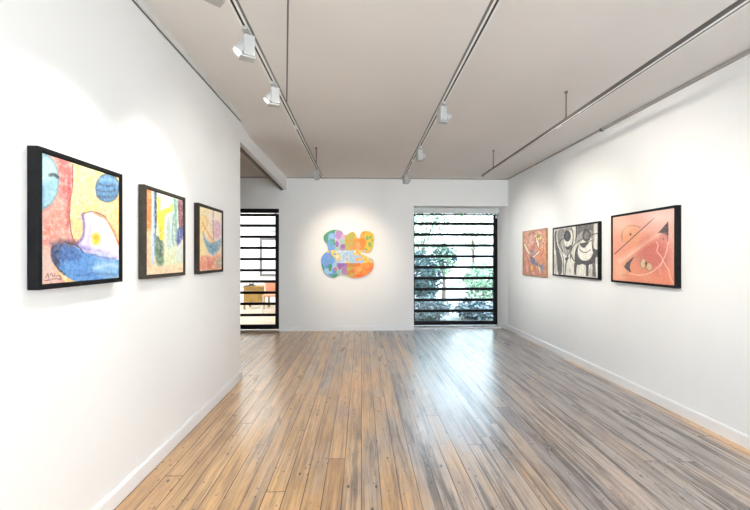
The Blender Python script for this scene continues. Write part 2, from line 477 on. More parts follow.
    def grad(s, a, b, ca, cb):
        t = np.clip(((s.X-a[0])*(b[0]-a[0])+(s.Y-a[1])*(b[1]-a[1]))/((b[0]-a[0])**2+(b[1]-a[1])**2), 0, 1)[..., None]
        s.c = np.array(ca, float)*(1-t)+np.array(cb, float)*t
    def flecks(s, col, thr, fx, fy, k=.7):
        n = s.noise(fx, fy, 3); s.put(np.clip((n-thr)*12, 0, 1), col, k)
    def mottle(s, amt, fx=40, fy=40):
        s.c = s.c + ((s.noise(fx, fy, 3)-.5)*2*amt)[..., None]

def picture_left_large():
    p = Paint([(88, 66), (312, 132), (312, 430), (86, 438)], seed=1)
    p.grad((170, 100), (312, 300), (247, 222, 150), (247, 205, 128))
    p.flecks((253, 240, 200), .52, 16, 26, .4); p.flecks((240, 186, 120), .58, 22, 14, .3); p.flecks((250, 214, 190), .6, 10, 8, .4)
    p.poly([(80, 50), (172, 85), (178, 130), (170, 190), (166, 250), (172, 300), (186, 332), (150, 330), (120, 350), (118, 390), (150, 425), (160, 450), (70, 450)], (232, 160, 146), 5, 6, tone=14)
    p.poly([(128, 70), (174, 92), (176, 150), (166, 210), (140, 200), (138, 140)], (214, 112, 108), 14, 12, k=.85, tone=16)
    p.poly([(95, 250), (160, 200), (165, 300), (120, 330), (92, 330)], (226, 138, 120), 20, 14, k=.7, tone=14)
    p.flecks((250, 222, 205), .55, 26, 40, .4); p.flecks((190, 96, 96), .62, 30, 44, .25)
    p.poly([(80, 330), (112, 340), (118, 390), (150, 440), (80, 445)], (240, 196, 180), 14, 10, k=.85, tone=12)
    p.line([(176, 98), (177, 150), (168, 200), (166, 260), (176, 318), (190, 335)], (120, 52, 60), 2.5, 5)
    p.oval(84, 145, 51, 78, (160, 202, 214), 4, 5, tone=14, rim=(120, 160, 170), rimw=3)
    p.oval(96, 112, 28, 34, (196, 222, 222), 12, 6, k=.7)
    p.line([(112, 128), (124, 126), (133, 133)], (52, 66, 70), 9, 6, k=.85, soft=5)
    p.line([(90, 160), (90, 225)], (90, 150, 200), 7, 4, k=.8, soft=5)
    p.line([(89, 70), (88, 436)], (110, 175, 215), 3, 1, k=.7)
    p.oval(278, 163, 35, 41, (86, 142, 186), 3, 4, tone=20, rim=(60, 92, 118), rimw=3)
    p.line([(246, 168), (275, 176), (310, 168)], (52, 74, 98), 5, 5, k=.7, soft=5)
    p.line([(255, 140), (290, 138), (310, 150)], (150, 192, 216), 10, 6, k=.6, soft=8)
    p.poly([(204, 238), (238, 230), (276, 250), (300, 296), (316, 330), (320, 410), (262, 384), (214, 362), (184, 330), (206, 304), (210, 270)], (238, 228, 240), 3, 4, tone=12)
    p.line([(204, 240), (210, 270), (206, 306), (186, 330)], (120, 92, 170), 8, 5, k=.8, soft=5)
    p.line([(206, 238), (240, 231), (272, 246)], (74, 78, 92), 3, 4)
    p.line([(238, 236), (276, 254), (300, 300), (314, 332)], (226, 130, 60), 5, 4, soft=4)
    p.line([(188, 332), (222, 344), (262, 352), (300, 368)], (128, 112, 190), 12, 6, k=.7, soft=9)
    p.line([(225, 280), (220, 330)], (200, 184, 222), 14, 6, k=.7, soft=10)
    p.oval(243, 311, 12, 18, (240, 202, 40), 6, 6); p.oval(243, 308, 5, 9, (226, 170, 20), 4, 3)
    p.poly([(112, 346), (122, 324), (150, 318), (186, 332), (214, 358), (262, 352), (292, 372), (318, 378), (318, 432), (250, 434), (190, 440), (150, 414), (124, 390)], (84, 146, 208), 3, 4, tone=20)
    p.poly([(230, 372), (300, 376), (318, 390), (318, 432), (250, 432)], (150, 194, 228), 20, 12, k=.8, tone=14)
    p.poly([(116, 352), (128, 330), (156, 328), (196, 350), (206, 372), (160, 372), (130, 384)], (52, 94, 160), 12, 8, k=.75, tone=18)
    p.line([(120, 328), (113, 348), (124, 386), (152, 414)], (32, 42, 66), 5, 4, soft=4)
    p.line([(150, 318), (188, 330), (206, 352)], (38, 46, 80), 3, 4)
    p.flecks((186, 216, 238), .60, 44, 24, .22); p.flecks((80, 100, 130), .68, 40, 30, .15)
    p.poly([(222, 338), (262, 346), (312, 352), (316, 376), (268, 372), (232, 360)], (226, 222, 240), 14, 14, k=.75, tone=14)
    p.line([(214, 350), (250, 366), (300, 372)], (104, 96, 170), 4, 8, k=.7, soft=5)
    p.line([(240, 400), (280, 388), (312, 396)], (196, 220, 238), 9, 10, k=.7, soft=8); p.line([(190, 420), (240, 414), (300, 420)], (52, 96, 160), 7, 10, k=.5, soft=7)
    p.poly([(108, 322), (150, 306), (186, 316), (190, 338), (150, 328), (122, 338)], (92, 52, 66), 12, 12, k=.6, tone=20)
    p.poly([(112, 350), (124, 334), (146, 326), (136, 356), (140, 392), (124, 384)], (34, 52, 96), 10, 10, k=.8, tone=16)
    p.line([(168, 120), (164, 200), (160, 280)], (184, 70, 74), 7, 12, k=.6, soft=7)
    p.line([(250, 186), (276, 192), (304, 184)], (58, 84, 112), 8, 8, k=.6, soft=6); p.line([(252, 152), (270, 158), (300, 154)], (56, 74, 96), 5, 6, k=.7, soft=5)
    for q in ([(98, 420), (104, 404), (106, 424)], [(110, 414), (115, 405), (118, 422), (124, 410)], [(96, 428), (130, 424), (142, 428)], [(126, 418), (136, 412), (140, 424)]):
        p.line(q, (70, 44, 50), 1.8, 0)
    p.mottle(11, 70, 55); p.mottle(8, 24, 30)
    return p

def picture_left_stripes():
    p = Paint([(68, 72), (218, 122), (216, 408), (64, 416)], seed=2)
    p.grad((140, 150), (140, 410), (236, 240, 222), (238, 214, 170))
    p.poly([(60, 60), (93, 76), (91, 190), (86, 240), (60, 262)], (238, 138, 62), 5, 6, sm=0, tone=16)
    p.poly([(60, 240), (88, 226), (90, 420), (60, 425)], (248, 200, 160), 18, 8, sm=0, tone=10)
    p.poly([(91, 72), (99, 78), (98, 250), (94, 380), (86, 370), (89, 240)], (196, 218, 240), 5, 4, sm=0, tone=10)
    p.poly([(99, 78), (110, 84), (108, 200), (106, 330), (98, 350), (99, 200)], (96, 132, 186), 6, 5, sm=0, k=.85, tone=18)
    p.poly([(103, 80), (111, 84), (110, 200), (106, 262), (103, 180)], (34, 36, 54), 4, 5, sm=0, tone=10)
    p.poly([(112, 84), (188, 108), (186, 150), (150, 160), (114, 140)], (252, 248, 214), 10, 6, tone=6)
    p.poly([(111, 100), (126, 106), (124, 160), (118, 190), (110, 170)], (236, 232, 90), 8, 8)
    p.poly([(112, 150), (128, 166), (150, 150), (170, 148), (172, 166), (150, 170), (140, 184), (140, 262), (130, 292), (118, 260), (114, 210)], (242, 208, 36), 6, 9, tone=16)
    p.poly([(162, 138), (176, 130), (180, 160), (166, 166)], (206, 206, 70), 7, 8, k=.9)
    p.poly([(146, 176), (182, 160), (186, 240), (184, 330), (146, 330)], (206, 222, 212), 12, 10, tone=12)
    p.line([(158, 186), (154, 240), (158, 300)], (166, 190, 180), 10, 12, k=.75, soft=7)
    p.line([(176, 176), (178, 220), (172, 270), (180, 300)], (120, 148, 140), 6, 12, k=.75, soft=5)
    p.poly([(104, 252), (120, 278), (134, 276), (138, 330), (136, 378), (118, 386), (104, 370)], (92, 126, 96), 9, 10, tone=26)
    p.line([(112, 262), (126, 296), (124, 340)], (46, 68, 62), 6, 10, k=.75, soft=5)
    p.poly([(181, 112), (193, 117), (192, 250), (184, 300)], (86, 156, 146), 6, 6, sm=0, tone=18)
    p.line([(188, 116), (190, 200), (186, 270)], (196, 222, 222), 4, 4, k=.6, soft=3)
    p.poly([(197, 116), (222, 122), (222, 240), (198, 262)], (122, 72, 92), 5, 6, sm=0, tone=18)
    p.line([(208, 126), (206, 230)], (182, 100, 96), 7, 7, k=.75, soft=5)
    p.poly([(192, 230), (222, 226), (222, 262), (200, 300), (190, 306)], (70, 82, 156), 9, 8, tone=14)
    p.poly([(140, 310), (220, 296), (220, 380), (140, 388)], (214, 224, 186), 16, 8, k=.8, tone=10)
    p.poly([(190, 300), (220, 280), (220, 370), (190, 370)], (214, 222, 226), 12, 8, k=.7, tone=8)
    p.poly([(64, 388), (218, 372), (218, 412), (60, 420)], (246, 212, 176), 16, 8, k=.9, tone=8)
    p.line([(196, 396), (206, 394), (212, 398)], (90, 84, 70), 2, 2, k=.7)
    p.flecks((250, 248, 236), .6, 26, 40, .4); p.flecks((80, 100, 96), .64, 30, 50, .2)
    p.mottle(12, 60, 70); p.mottle(7, 20, 30)
    return p

def picture_left_crescent():
    p = Paint([(278, 140), (366, 168), (364, 400), (276, 400)], seed=3)
    p.grad((278, 150), (366, 390), (254, 238, 190), (250, 214, 190))
    p.poly([(310, 150), (370, 170), (370, 240), (318, 230)], (254, 240, 226), 18, 8, k=.9, tone=6)
    p.poly([(276, 170), (296, 180), (306, 240), (290, 262), (276, 250)], (252, 224, 140), 14, 8, k=.8, tone=10)
    p.poly([(334, 196), (368, 210), (368, 272), (340, 284), (332, 240)], (222, 180, 204), 14, 8, k=.85, tone=12)
    p.poly([(338, 284), (368, 250), (368, 272), (346, 300)], (250, 236, 236), 8, 6, k=.8)
    p.poly([(274, 268), (292, 268), (304, 320), (300, 360), (276, 360)], (252, 232, 160), 12, 8, k=.85)
    p.poly([(274, 350), (300, 336), (326, 352), (350, 336), (368, 350), (368, 404), (272, 404)], (234, 146, 112), 12, 8, k=.85, tone=18)
    p.poly([(300, 352), (330, 356), (326, 392), (304, 392)], (216, 110, 90), 10, 8, k=.6)
    p.poly([(340, 350), (366, 346), (366, 392), (336, 392)], (176, 190, 164), 12, 8, k=.65)
    p.poly([(290, 236), (296, 262), (310, 284), (334, 292), (350, 280), (366, 268), (364, 300), (352, 326), (334, 344), (316, 330), (304, 306), (294, 274)], (132, 176, 196), 9, 6, tone=16)
    p.poly([(304, 292), (330, 302), (350, 296), (342, 330), (326, 330)], (92, 140, 174), 10, 7, k=.8, tone=14)
    p.line([(333, 154), (331, 220), (333, 300)], (170, 110, 120), 4, 3, k=.7, soft=4)
    p.line([(292, 206), (302, 232), (318, 262), (330, 286)], (226, 150, 80), 5, 6, k=.75, soft=5)
    p.line([(300, 180), (310, 200), (306, 220)], (236, 186, 110), 6, 6, k=.7, soft=5)
    p.line([(318, 208), (324, 220)], (176, 110, 90), 3, 3, k=.7)
    p.flecks((254, 244, 226), .56, 22, 34, .45); p.flecks((200, 130, 100), .64, 26, 30, .25)
    p.mottle(10, 60, 60)
    return p

def picture_right_figures():
    p = Paint([(28, 88), (205, 62), (205, 440), (28, 425)], n=(180, 180), seed=4)
    p.grad((28, 90), (200, 430), (214, 158, 124), (192, 118, 92))
    p.flecks((228, 172, 132), .55, 7, 9, .7); p.flecks((158, 86, 72), .58, 9, 12, .6); p.flecks((224, 132, 82), .62, 6, 6, .6); p.flecks((186, 110, 110), .6, 8, 8, .5)
    p.poly([(70, 120), (112, 106), (116, 160), (100, 220), (70, 200)], (222, 160, 138), 12, 8, k=.8, tone=12)
    p.poly([(84, 190), (112, 170), (120, 230), (92, 244)], (196, 110, 90), 8, 6, k=.8)
    p.poly([(30, 168), (46, 172), (70, 230), (92, 262), (78, 276), (52, 244), (36, 214)], (238, 210, 172), 4, 4, rim=(118, 66, 54), rimw=3)
    p.poly([(128, 112), (150, 148), (156, 196), (150, 224), (138, 190), (126, 160)], (242, 218, 186), 4, 4, rim=(118, 66, 54), rimw=3)
    p.poly([(158, 226), (160, 246), (130, 276), (104, 300), (94, 290), (128, 258)], (244, 222, 190), 4, 4, rim=(118, 66, 54), rimw=3)
    p.oval(124, 110, 15, 18, (226, 196, 140), 4, 4, rim=(96, 60, 50)); p.oval(157, 132, 18, 26, (232, 204, 120), 4, 4, rim=(96, 60, 50))
    p.oval(153, 122, 6, 9, (60, 52, 60), 3); p.oval(121, 104, 5, 6, (80, 56, 56), 3); p.oval(160, 146, 5, 5, (120, 76, 56), 3)
    p.poly([(92, 240), (118, 230), (122, 262), (96, 270)], (120, 128, 156), 6, 6, k=.85)
    p.poly([(80, 280), (106, 296), (120, 322), (110, 342), (86, 330)], (86, 104, 142), 6, 6, rim=(54, 56, 80), tone=16)
    p.poly([(108, 318), (146, 338), (190, 350), (186, 372), (140, 362), (112, 346)], (92, 102, 136), 6, 6, k=.85, tone=16)
    p.oval(182, 380, 11, 26, (98, 112, 146), 5, 5, k=.85); p.oval(160, 340, 10, 14, (224, 140, 90), 5, 5, k=.8)
    p.poly([(76, 348), (112, 352), (106, 404), (86, 402)], (236, 170, 70), 6, 6, rim=(150, 84, 50))
    p.poly([(138, 350), (160, 362), (170, 424), (154, 420)], (236, 204, 170), 4, 4, rim=(116, 70, 58), rimw=3)
    p.poly([(50, 340), (70, 330), (70, 414), (52, 412)], (226, 172, 140), 7, 6, k=.8)
    p.poly([(162, 230), (196, 210), (200, 290), (172, 300)], (210, 128, 78), 8, 6, k=.8, tone=14)
    for q in ([(40, 120), (66, 150), (62, 180)], [(100, 130), (116, 160), (112, 220), (84, 240)], [(164, 160), (190, 180), (188, 240), (166, 270)], [(48, 280), (76, 320), (60, 350)], [(118, 300), (140, 330)], [(36, 330), (46, 420)], [(178, 90), (196, 150)], [(176, 300), (198, 330)], [(120, 360), (130, 420)], [(34, 250), (60, 290), (80, 300)], [(60, 110), (90, 96), (110, 92)]):
        p.line(q, (108, 62, 54), 3.5, 6, k=.75, soft=3)
    p.flecks((110, 64, 56), .64, 24, 28, .4); p.flecks((240, 196, 156), .62, 22, 26, .4)
    p.mottle(14, 50, 50)
    return p

def picture_right_monochrome():
    p = Paint([(272, 75), (618, 25), (618, 462), (270, 435)], n=(230, 190), seed=5)
    K = (30, 27, 28); W = (240, 235, 224); G = (140, 134, 126); D_ = (66, 61, 60)
    p.grad((272, 75), (618, 462), W, (234, 228, 216))
    # left figure
    p.poly([(276, 90), (296, 84), (298, 200), (322, 270), (338, 330), (336, 440), (300, 440), (292, 300), (280, 200)], (88, 84, 82), 6, 5, tone=24)
    p.poly([(272, 260), (296, 300), (298, 440), (270, 440)], (206, 200, 190), 6, 5, tone=10)
    p.poly([(306, 74), (350, 64), (358, 90), (330, 170), (342, 240), (354, 280), (330, 250), (306, 200), (298, 130)], G, 7, 6, tone=24)
    p.line([(296, 78), (286, 120), (292, 190), (312, 236), (342, 280), (348, 330), (346, 440)], K, 5, 3)
    p.line([(303, 76), (294, 120), (300, 190), (322, 240), (352, 290), (356, 340), (354, 440)], W, 8, 3, soft=2)
    p.poly([(352, 66), (420, 56), (432, 130), (420, 220), (392, 282), (364, 290), (344, 230), (336, 170)], (176, 170, 160), 6, 5, tone=18)
    p.oval(388, 150, 34, 70, W, 5, 4, tone=8, rot=8)
    p.oval(378, 126, 24, 38, D_, 3, 3, tone=14, rim=K, rimw=5); p.oval(376, 124, 10, 18, (98, 92, 88), 8, 4, k=.7)
    p.line([(354, 140), (334, 156), (308, 186)], K, 6, 2)
    p.line([(412, 60), (426, 110), (424, 180), (404, 240), (374, 300)], K, 5, 3)
    p.poly([(358, 208), (380, 218), (412, 190), (402, 232), (376, 240)], D_, 4, 4, tone=10)
    p.poly([(366, 300), (404, 290), (418, 330), (424, 436), (358, 440), (360, 350)], W, 5, 4)
    p.line([(384, 300), (366, 350), (360, 440)], D_, 7, 4, soft=4)
    p.poly([(354, 304), (398, 288), (372, 336)], (52, 44, 74), 6, 5, k=.85)
    # right figure
    p.poly([(456, 44), (588, 26), (588, 90), (560, 84), (540, 78), (500, 90), (456, 130)], (104, 99, 95), 12, 6, sm=0, tone=28)
    p.poly([(456, 120), (500, 96), (504, 150), (456, 190)], (172, 166, 156), 10, 6, sm=0, tone=18)
    p.poly([(556, 84), (588, 86), (586, 240), (572, 200), (566, 150)], (150, 144, 136), 8, 6, sm=0, tone=22)
    p.poly([(590, 24), (622, 18), (622, 236), (590, 230)], (228, 222, 210), 5, 4, sm=0)
    p.poly([(440, 230), (470, 200), (570, 180), (592, 240), (622, 232), (622, 300), (604, 286), (596, 330), (600, 352), (560, 350), (530, 366), (500, 350), (470, 360), (436, 350)], (50, 46, 47), 5, 4, sm=1, tone=16)
    p.oval(518, 256, 64, 76, W, 3, 3, tone=6)
    p.poly([(464, 206), (474, 186), (560, 164), (572, 150), (576, 240), (560, 210), (500, 180)], W, 4, 3, sm=0)
    p.poly([(472, 188), (556, 170), (536, 196), (514, 226), (490, 214)], D_, 4, 3, tone=16)
    p.line([(470, 190), (520, 182), (558, 168), (572, 158), (574, 210), (580, 250)], K, 5, 2)
    p.line([(474, 232), (496, 256), (526, 260), (552, 244), (560, 234)], K, 6, 2)
    p.line([(462, 200), (454, 250), (470, 310), (516, 334), (564, 312), (584, 260)], K, 6, 3)
    p.oval(530, 122, 28, 42, (124, 118, 112), 3, 3, tone=18, rim=K, rimw=7)
    p.line([(506, 100), (520, 82), (544, 84), (556, 106)], K, 9, 3)
    p.line([(402, 310), (406, 250), (424, 206), (460, 170), (506, 148)], K, 6, 2); p.line([(552, 126), (584, 112), (618, 104)], K, 6, 2)
    p.line([(428, 290), (432, 240), (448, 206)], W, 10, 4, soft=3)
    p.line([(450, 50), (450, 130), (446, 170)], K, 9, 3); p.line([(440, 60), (438, 160)], W, 8, 3)
    p.line([(404, 268), (414, 300), (436, 330)], K, 8, 3)
    p.poly([(430, 330), (462, 340), (450, 380), (446, 442), (432, 440)], (58, 54, 56), 4, 4, tone=16)
    p.poly([(462, 366), (500, 350), (528, 366), (526, 450), (458, 446)], W, 4, 4, tone=8)
    p.poly([(524, 360), (546, 352), (544, 450), (526, 450)], (62, 58, 58), 4, 4, sm=0, tone=16)
    p.poly([(552, 370), (570, 350), (576, 452), (552, 450)], (206, 200, 190), 6, 4)
    p.poly([(574, 340), (598, 340), (604, 456), (576, 452)], (104, 99, 97), 5, 4, sm=0, tone=24)
    p.poly([(600, 300), (622, 312), (622, 462), (606, 460)], W, 5, 4, sm=0)
    p.mottle(9, 60, 60)
    p.c *= 1 - .16*np.clip((p.noise(80, 9)-.5)*6, 0, 1)[..., None]
    return p

def picture_right_salmon():
    p = Paint([(44, 95), (378, 45), (372, 460), (42, 432)], n=(170, 160), seed=6)
    p.grad((60, 430), (360, 60), (232, 146, 112), (240, 196, 186))
    p.oval(256, 292, 92, 88, (214, 122, 104), 80, 16, k=.9, rot=-40)
    p.oval(100, 400, 90, 50, (240, 150, 112), 60, 16, k=.7); p.oval(330, 420, 80, 50, (236, 140, 108), 60, 16, k=.8)
    p.poly([(60, 300), (120, 250), (250, 150), (180, 260), (80, 350)], (240, 160, 128), 40, 14, k=.8)
    p.poly([(60, 325), (300, 165), (320, 185), (80, 345)], (246, 196, 172), 20, 5, sm=0, k=.7)
    p.line([(74, 340), (190, 258), (300, 178)], (250, 222, 196), 4, 4, k=.9, soft=4)
    p.oval(142, 190, 50, 56, (238, 166, 122), 14, 6, k=.75)
    p.line([(92, 226), (92, 186), (106, 152), (140, 138), (176, 142), (192, 150)], (178, 108, 70), 5, 8, k=.75, soft=4)
    p.oval(139, 186, 5.5, 6, (52, 36, 34), 2)
    p.line([(53, 292), (270, 97)], (54, 34, 32), 4.5, 1, sm=0)
    p.oval(270, 300, 72, 92, (204, 106, 94), 60, 10, k=.5, rot=-30); p.oval(90, 130, 60, 40, (246, 206, 184), 50, 12, k=.7); p.oval(300, 90, 90, 36, (246, 214, 204), 50, 12, k=.8); p.oval(75, 380, 40, 60, (246, 196, 166), 50, 12, k=.7)
    p.poly([(286, 182), (330, 132), (342, 116), (344, 170), (340, 226), (326, 192), (304, 178)], (78, 62, 62), 3, 2, sm=0, tone=6)
    p.oval(318, 205, 24, 26, (216, 140, 128), 10, 5, k=.8)
    p.oval(316, 212, 4, 4, (130, 80, 80), 3)
    p.poly([(98, 354), (166, 298), (140, 336), (132, 366), (144, 394), (118, 380)], (80, 66, 64), 3, 2, sm=1, tone=6)
    p.line([(130, 396), (180, 408), (240, 398), (296, 358), (330, 290), (344, 226)], (246, 206, 180), 5, 2, k=.95, soft=3)
    p.line([(278, 226), (292, 250), (276, 276), (300, 302), (312, 330), (346, 380), (350, 420), (366, 452)], (248, 208, 188), 4, 5, soft=3)
    p.line([(312, 330), (292, 376), (300, 400)], (246, 202, 178), 3, 4, k=.8, soft=3)
    p.poly([(188, 342), (208, 310), (222, 330), (214, 372), (196, 368)], (222, 194, 152), 3, 3, sm=1, tone=10, rim=(150, 96, 70), rimw=2)
    p.poly([(222, 342), (246, 338), (258, 360), (248, 384), (224, 376)], (218, 184, 140), 3, 3, sm=1, tone=10, rim=(150, 96, 70), rimw=2)
    p.oval(222, 342, 6, 9, (90, 54, 46), 4, 3)
    p.line([(90, 408), (106, 404), (122, 410)], (170, 96, 76), 2, 2, k=.8)
    p.mottle(6, 40, 40)
    return p

def pigment(c):
    v = lin(np.clip(c, 0, 255)); g = v.mean(-1, keepdims=True)
    return np.clip(g+(v-g)*1.02, .004, 1)**1.10*.93

def raster_mesh(name, p, w, h, mat):
    """canvas front: u along +x (0..w), v down from z=h, facing -y, wrapped 16 mm back"""
    nx, ny = p.nx, p.ny
    me = bpy.data.meshes.new(name)
    vs = [(p.u[j, i]*w-w/2, 0, h*(1-p.v[j, i])) for j in range(ny) for i in range(nx)]
    fs = [(j*nx+i, (j+1)*nx+i, (j+1)*nx+i+1, j*nx+i+1) for j in range(ny-1) for i in range(nx-1)]
    ring = [i for i in range(nx)] + [j*nx+nx-1 for j in range(1, ny)] + [(ny-1)*nx+i for i in range(nx-2, -1, -1)] + [j*nx for j in range(ny-2, 0, -1)]
    b0 = len(vs)
    vs += [(vs[k][0], .016, vs[k][2]) for k in ring]
    m = len(ring)
    fs += [(ring[k], ring[(k+1) % m], b0+(k+1) % m, b0+k) for k in range(m)]
    fs.append(tuple(b0+k for k in range(m)))
    me.from_pydata(vs, [], fs)
    c = pigment(p.c).reshape(-1, 3)
    colr = np.ones((len(vs), 4)); colr[:nx*ny, :3] = c; colr[nx*ny:, :3] = .75
    a = me.color_attributes.new('paint', 'FLOAT_COLOR', 'POINT'); a.data.foreach_set('color', colr.astype(np.float32).ravel())
    me.materials.append(mat); me.update()
    return me

def framed(name, label, cat, wall_x, side, y0, y1, z0, z1, depth, face, p, fmat, group, gap=.004, recess=.008):
    """picture on a side wall; side=+1 hangs on the left wall facing +x, -1 on the right wall facing -x"""
    w, h = y1-y0, z1-z0
    root = empty(name, (wall_x, (y0+y1)/2, z0)); tag(root, label, cat, group)
    root.rotation_euler = (0, 0, math.radians(90) if side > 0 else math.radians(-90))
    # local: x along the wall left->right as seen, -y out of the wall, z up
    bm = bmesh.new()
    dep = depth
    def ring(i, y): return [(-w/2+i, y, i), (w/2-i, y, i), (w/2-i, y, h-i), (-w/2+i, y, h-i)]
    loops = [ring(0, -.004), ring(0, -dep+.002), ring(.002, -dep), ring(face-.0015, -dep), ring(face, -dep+.0015), ring(face, -.010), ring(face+.0, -.004)]
    R = [[bm.verts.new(q) for q in lp] for lp in loops]
    for a, b in zip(R, R[1:]+R[:1]):
        for k in range(4): bm.faces.new((a[k], a[(k+1) % 4], b[(k+1) % 4], b[k]))
    obj('frame', bm, fmat, root)
    me = raster_mesh('canvas', p, w-2*face-2*gap, h-2*face-2*gap, M_canvas)
    c = bpy.data.objects.new('canvas', me); COL.objects.link(c); c.parent = root
    c.location = (0, -dep+recess, face+gap)
    bm = bx(-w/2+face, w/2-face, -dep+recess+.018, -.005, face, h-face)
    obj('backing_board', bm, M_gap, root)
    return root

GL, GR = 'framed paintings on the left wall', 'framed paintings on the right wall'
framed('framed_painting', 'black framed painting of a blue disc and white peak over yellow', 'painting', XL, 1, 1.685, 2.262, 1.307, 1.930, .052, .020, picture_left_large(), M_fblack, GL)
framed('framed_painting', 'dark framed painting of orange, yellow and green vertical stripes', 'painting', XL, 1, 2.50, 3.065, 1.306, 1.919, .046, .022, picture_left_stripes(), M_fbrown, GL)
framed('framed_painting', 'dark framed painting of a teal crescent over cream and peach', 'painting', XL, 1, 3.315, 3.895, 1.302, 1.917, .044, .022, picture_left_crescent(), M_fdark, GL)
framed('framed_painting', 'honey wood framed reddish painting of cream abstract figures', 'painting', XR, -1, 5.87, 6.74, 1.126, 1.908, .035, .016, picture_right_figures(), M_fwood, GR)
framed('framed_painting', 'black framed black and white painting of two abstract heads', 'painting', XR, -1, 4.53, 5.645, 1.170, 1.887, .045, .020, picture_right_monochrome(), M_fblack, GR)
framed('framed_painting', 'black framed salmon pink painting crossed by a dark diagonal line', 'painting', XR, -1, 3.378, 4.285, 1.163, 1.926, .055, .020, picture_right_salmon(), M_fblack, GR)

# ------------------------------------------------------------------ the shaped relief on the far wall
OUT = [(60,165),(75,140),(110,118),(150,107),(185,108),(205,122),(220,145),(238,155),(255,145),(275,130),(295,124),(312,135),(322,160),(332,178),(345,180),(352,160),(358,135),(380,120),(410,118),(440,128),(460,150),(463,190),(455,235),(445,270),(430,292),(405,300),(380,292),(355,290),(352,300),(385,312),(420,330),(450,342),(462,360),(460,400),(445,435),(415,465),(370,485),(320,495),(285,492),(255,480),(235,465),(205,458),(185,468),(165,482),(140,488),(110,478),(85,470),(65,445),(50,415),(40,375),(42,335),(60,305),(85,285),(98,270),(95,245),(88,220),(65,195)]
def relief():
    x0, x1, y0, y1 = 36, 468, 102, 500
    N = 130
    p = Paint([(x0, y0), (x1, y0), (x1, y1), (x0, y1)], n=(N, N), seed=8)
    r = random.Random(4)
    def cells(rx0, ry0, rx1, ry1, nx, ny, cols):
        for a in range(nx):
            for b in range(ny):
                q = [rx0+(rx1-rx0)*a/nx, ry0+(ry1-ry0)*b/ny, rx0+(rx1-rx0)*(a+1)/nx, ry0+(ry1-ry0)*(b+1)/ny]
                m = (p.X >= q[0]) & (p.X < q[2]) & (p.Y >= q[1]) & (p.Y < q[3])
                p.put(m.astype(float), r.choice(cols))
    GRN, BLU, LBL, PUR, MNT, OLV, ORG, YEL, PCH, LIL = (66, 160, 112), (120, 162, 226), (156, 200, 228), (172, 126, 188), (164, 200, 176), (190, 178, 66), (250, 146, 34), (248, 192, 24), (244, 176, 96), (206, 180, 214)
    p.c[:] = LBL
    cells(36, 102, 150, 272, 3, 4, [BLU, LBL, GRN, LBL]); cells(150, 102, 232, 272, 2, 4, [PUR, MNT, LIL, PUR])
    cells(232, 102, 310, 272, 2, 4, [OLV, (206, 160, 62), (226, 150, 70)]); cells(310, 102, 390, 300, 2, 5, [ORG, PCH, ORG]); cells(390, 102, 470, 310, 2, 5, [YEL, YEL, (226, 196, 50)])
    p.poly([(60, 165), (75, 140), (120, 112), (160, 106), (150, 135), (110, 142), (95, 175), (100, 215), (80, 215)], GRN, 3, 4)
    p.oval(125, 160, 27, 24, (142, 188, 230), 3, 4, rim=(84, 134, 190)); p.oval(122, 222, 18, 26, (90, 172, 196), 3, 4)
    p.oval(180, 150, 24, 34, (182, 138, 196), 3, 4); p.oval(168, 224, 15, 24, (160, 104, 184), 3, 4); p.oval(216, 240, 18, 18, (150, 108, 178), 3, 4); p.oval(212, 196, 16, 18, MNT, 3, 4)
    p.oval(278, 166, 26, 24, (176, 182, 62), 3, 4); p.oval(278, 222, 22, 26, (186, 176, 70), 3, 4, rim=(222, 136, 66))
    p.oval(372, 208, 30, 34, (250, 138, 26), 3, 4); p.oval(336, 236, 18, 28, (246, 166, 110), 3, 4)
    for q in ((408, 176, 14, 20), (430, 226, 16, 22), (434, 168, 12, 16), (400, 268, 12, 14), (448, 196, 8, 14)): p.oval(*q, (136, 178, 76), 3, 4)
    p.poly([(360, 130), (388, 140), (386, 170), (352, 176)], (222, 170, 40), 4, 4, k=.7)
    cells(84, 272, 162, 376, 4, 5, [YEL, LBL, (250, 214, 90), (120, 176, 220)]); cells(162, 272, 320, 376, 8, 5, [(186, 212, 232), (206, 220, 226), (170, 204, 226), (250, 214, 84), (198, 200, 220)])
    cells(320, 272, 470, 376, 8, 5, [(244, 200, 70), (250, 172, 50), (170, 200, 226), (226, 206, 120)])
    for k in range(5):
        p.line([(180+30*k, 292), (196+30*k, 330), (178+30*k, 362)], (128, 158, 196), 4, 6, k=.8)
    cells(36, 376, 165, 500, 4, 3, [BLU, (98, 146, 220), GRN, LBL]); cells(165, 376, 245, 500, 2, 4, [PUR, MNT, (150, 104, 176)])
    cells(245, 376, 312, 500, 2, 4, [OLV, (206, 140, 60), (226, 150, 66)]); cells(312, 376, 470, 500, 4, 4, [ORG, (246, 120, 20), (250, 166, 50)])
    p.poly([(40, 320), (90, 282), (150, 330), (150, 380), (70, 400), (40, 380)], (116, 158, 226), 4, 5)
    p.line([(70, 366), (110, 356), (150, 330)], (84, 180, 180), 5, 4); p.line([(80, 340), (120, 330), (150, 344)], (96, 180, 190), 5, 4)
    p.poly([(40, 384), (62, 384), (70, 440), (52, 430)], GRN, 3, 3); p.poly([(98, 382), (126, 382), (124, 440), (102, 440)], (40, 152, 92), 3, 4); p.oval(150, 474, 30, 14, (60, 164, 120), 3, 4)
    p.oval(156, 422, 12, 16, (226, 120, 150), 3, 4); p.oval(190, 400, 16, 26, (150, 96, 176), 3, 4); p.oval(232, 418, 14, 30, (172, 120, 190), 3, 4)
    p.oval(292, 440, 18, 16, (222, 120, 66), 3, 4); p.oval(344, 424, 26, 24, (250, 176, 80), 3, 4, rim=(236, 110, 20)); p.oval(338, 478, 28, 16, (244, 110, 20), 3, 4)
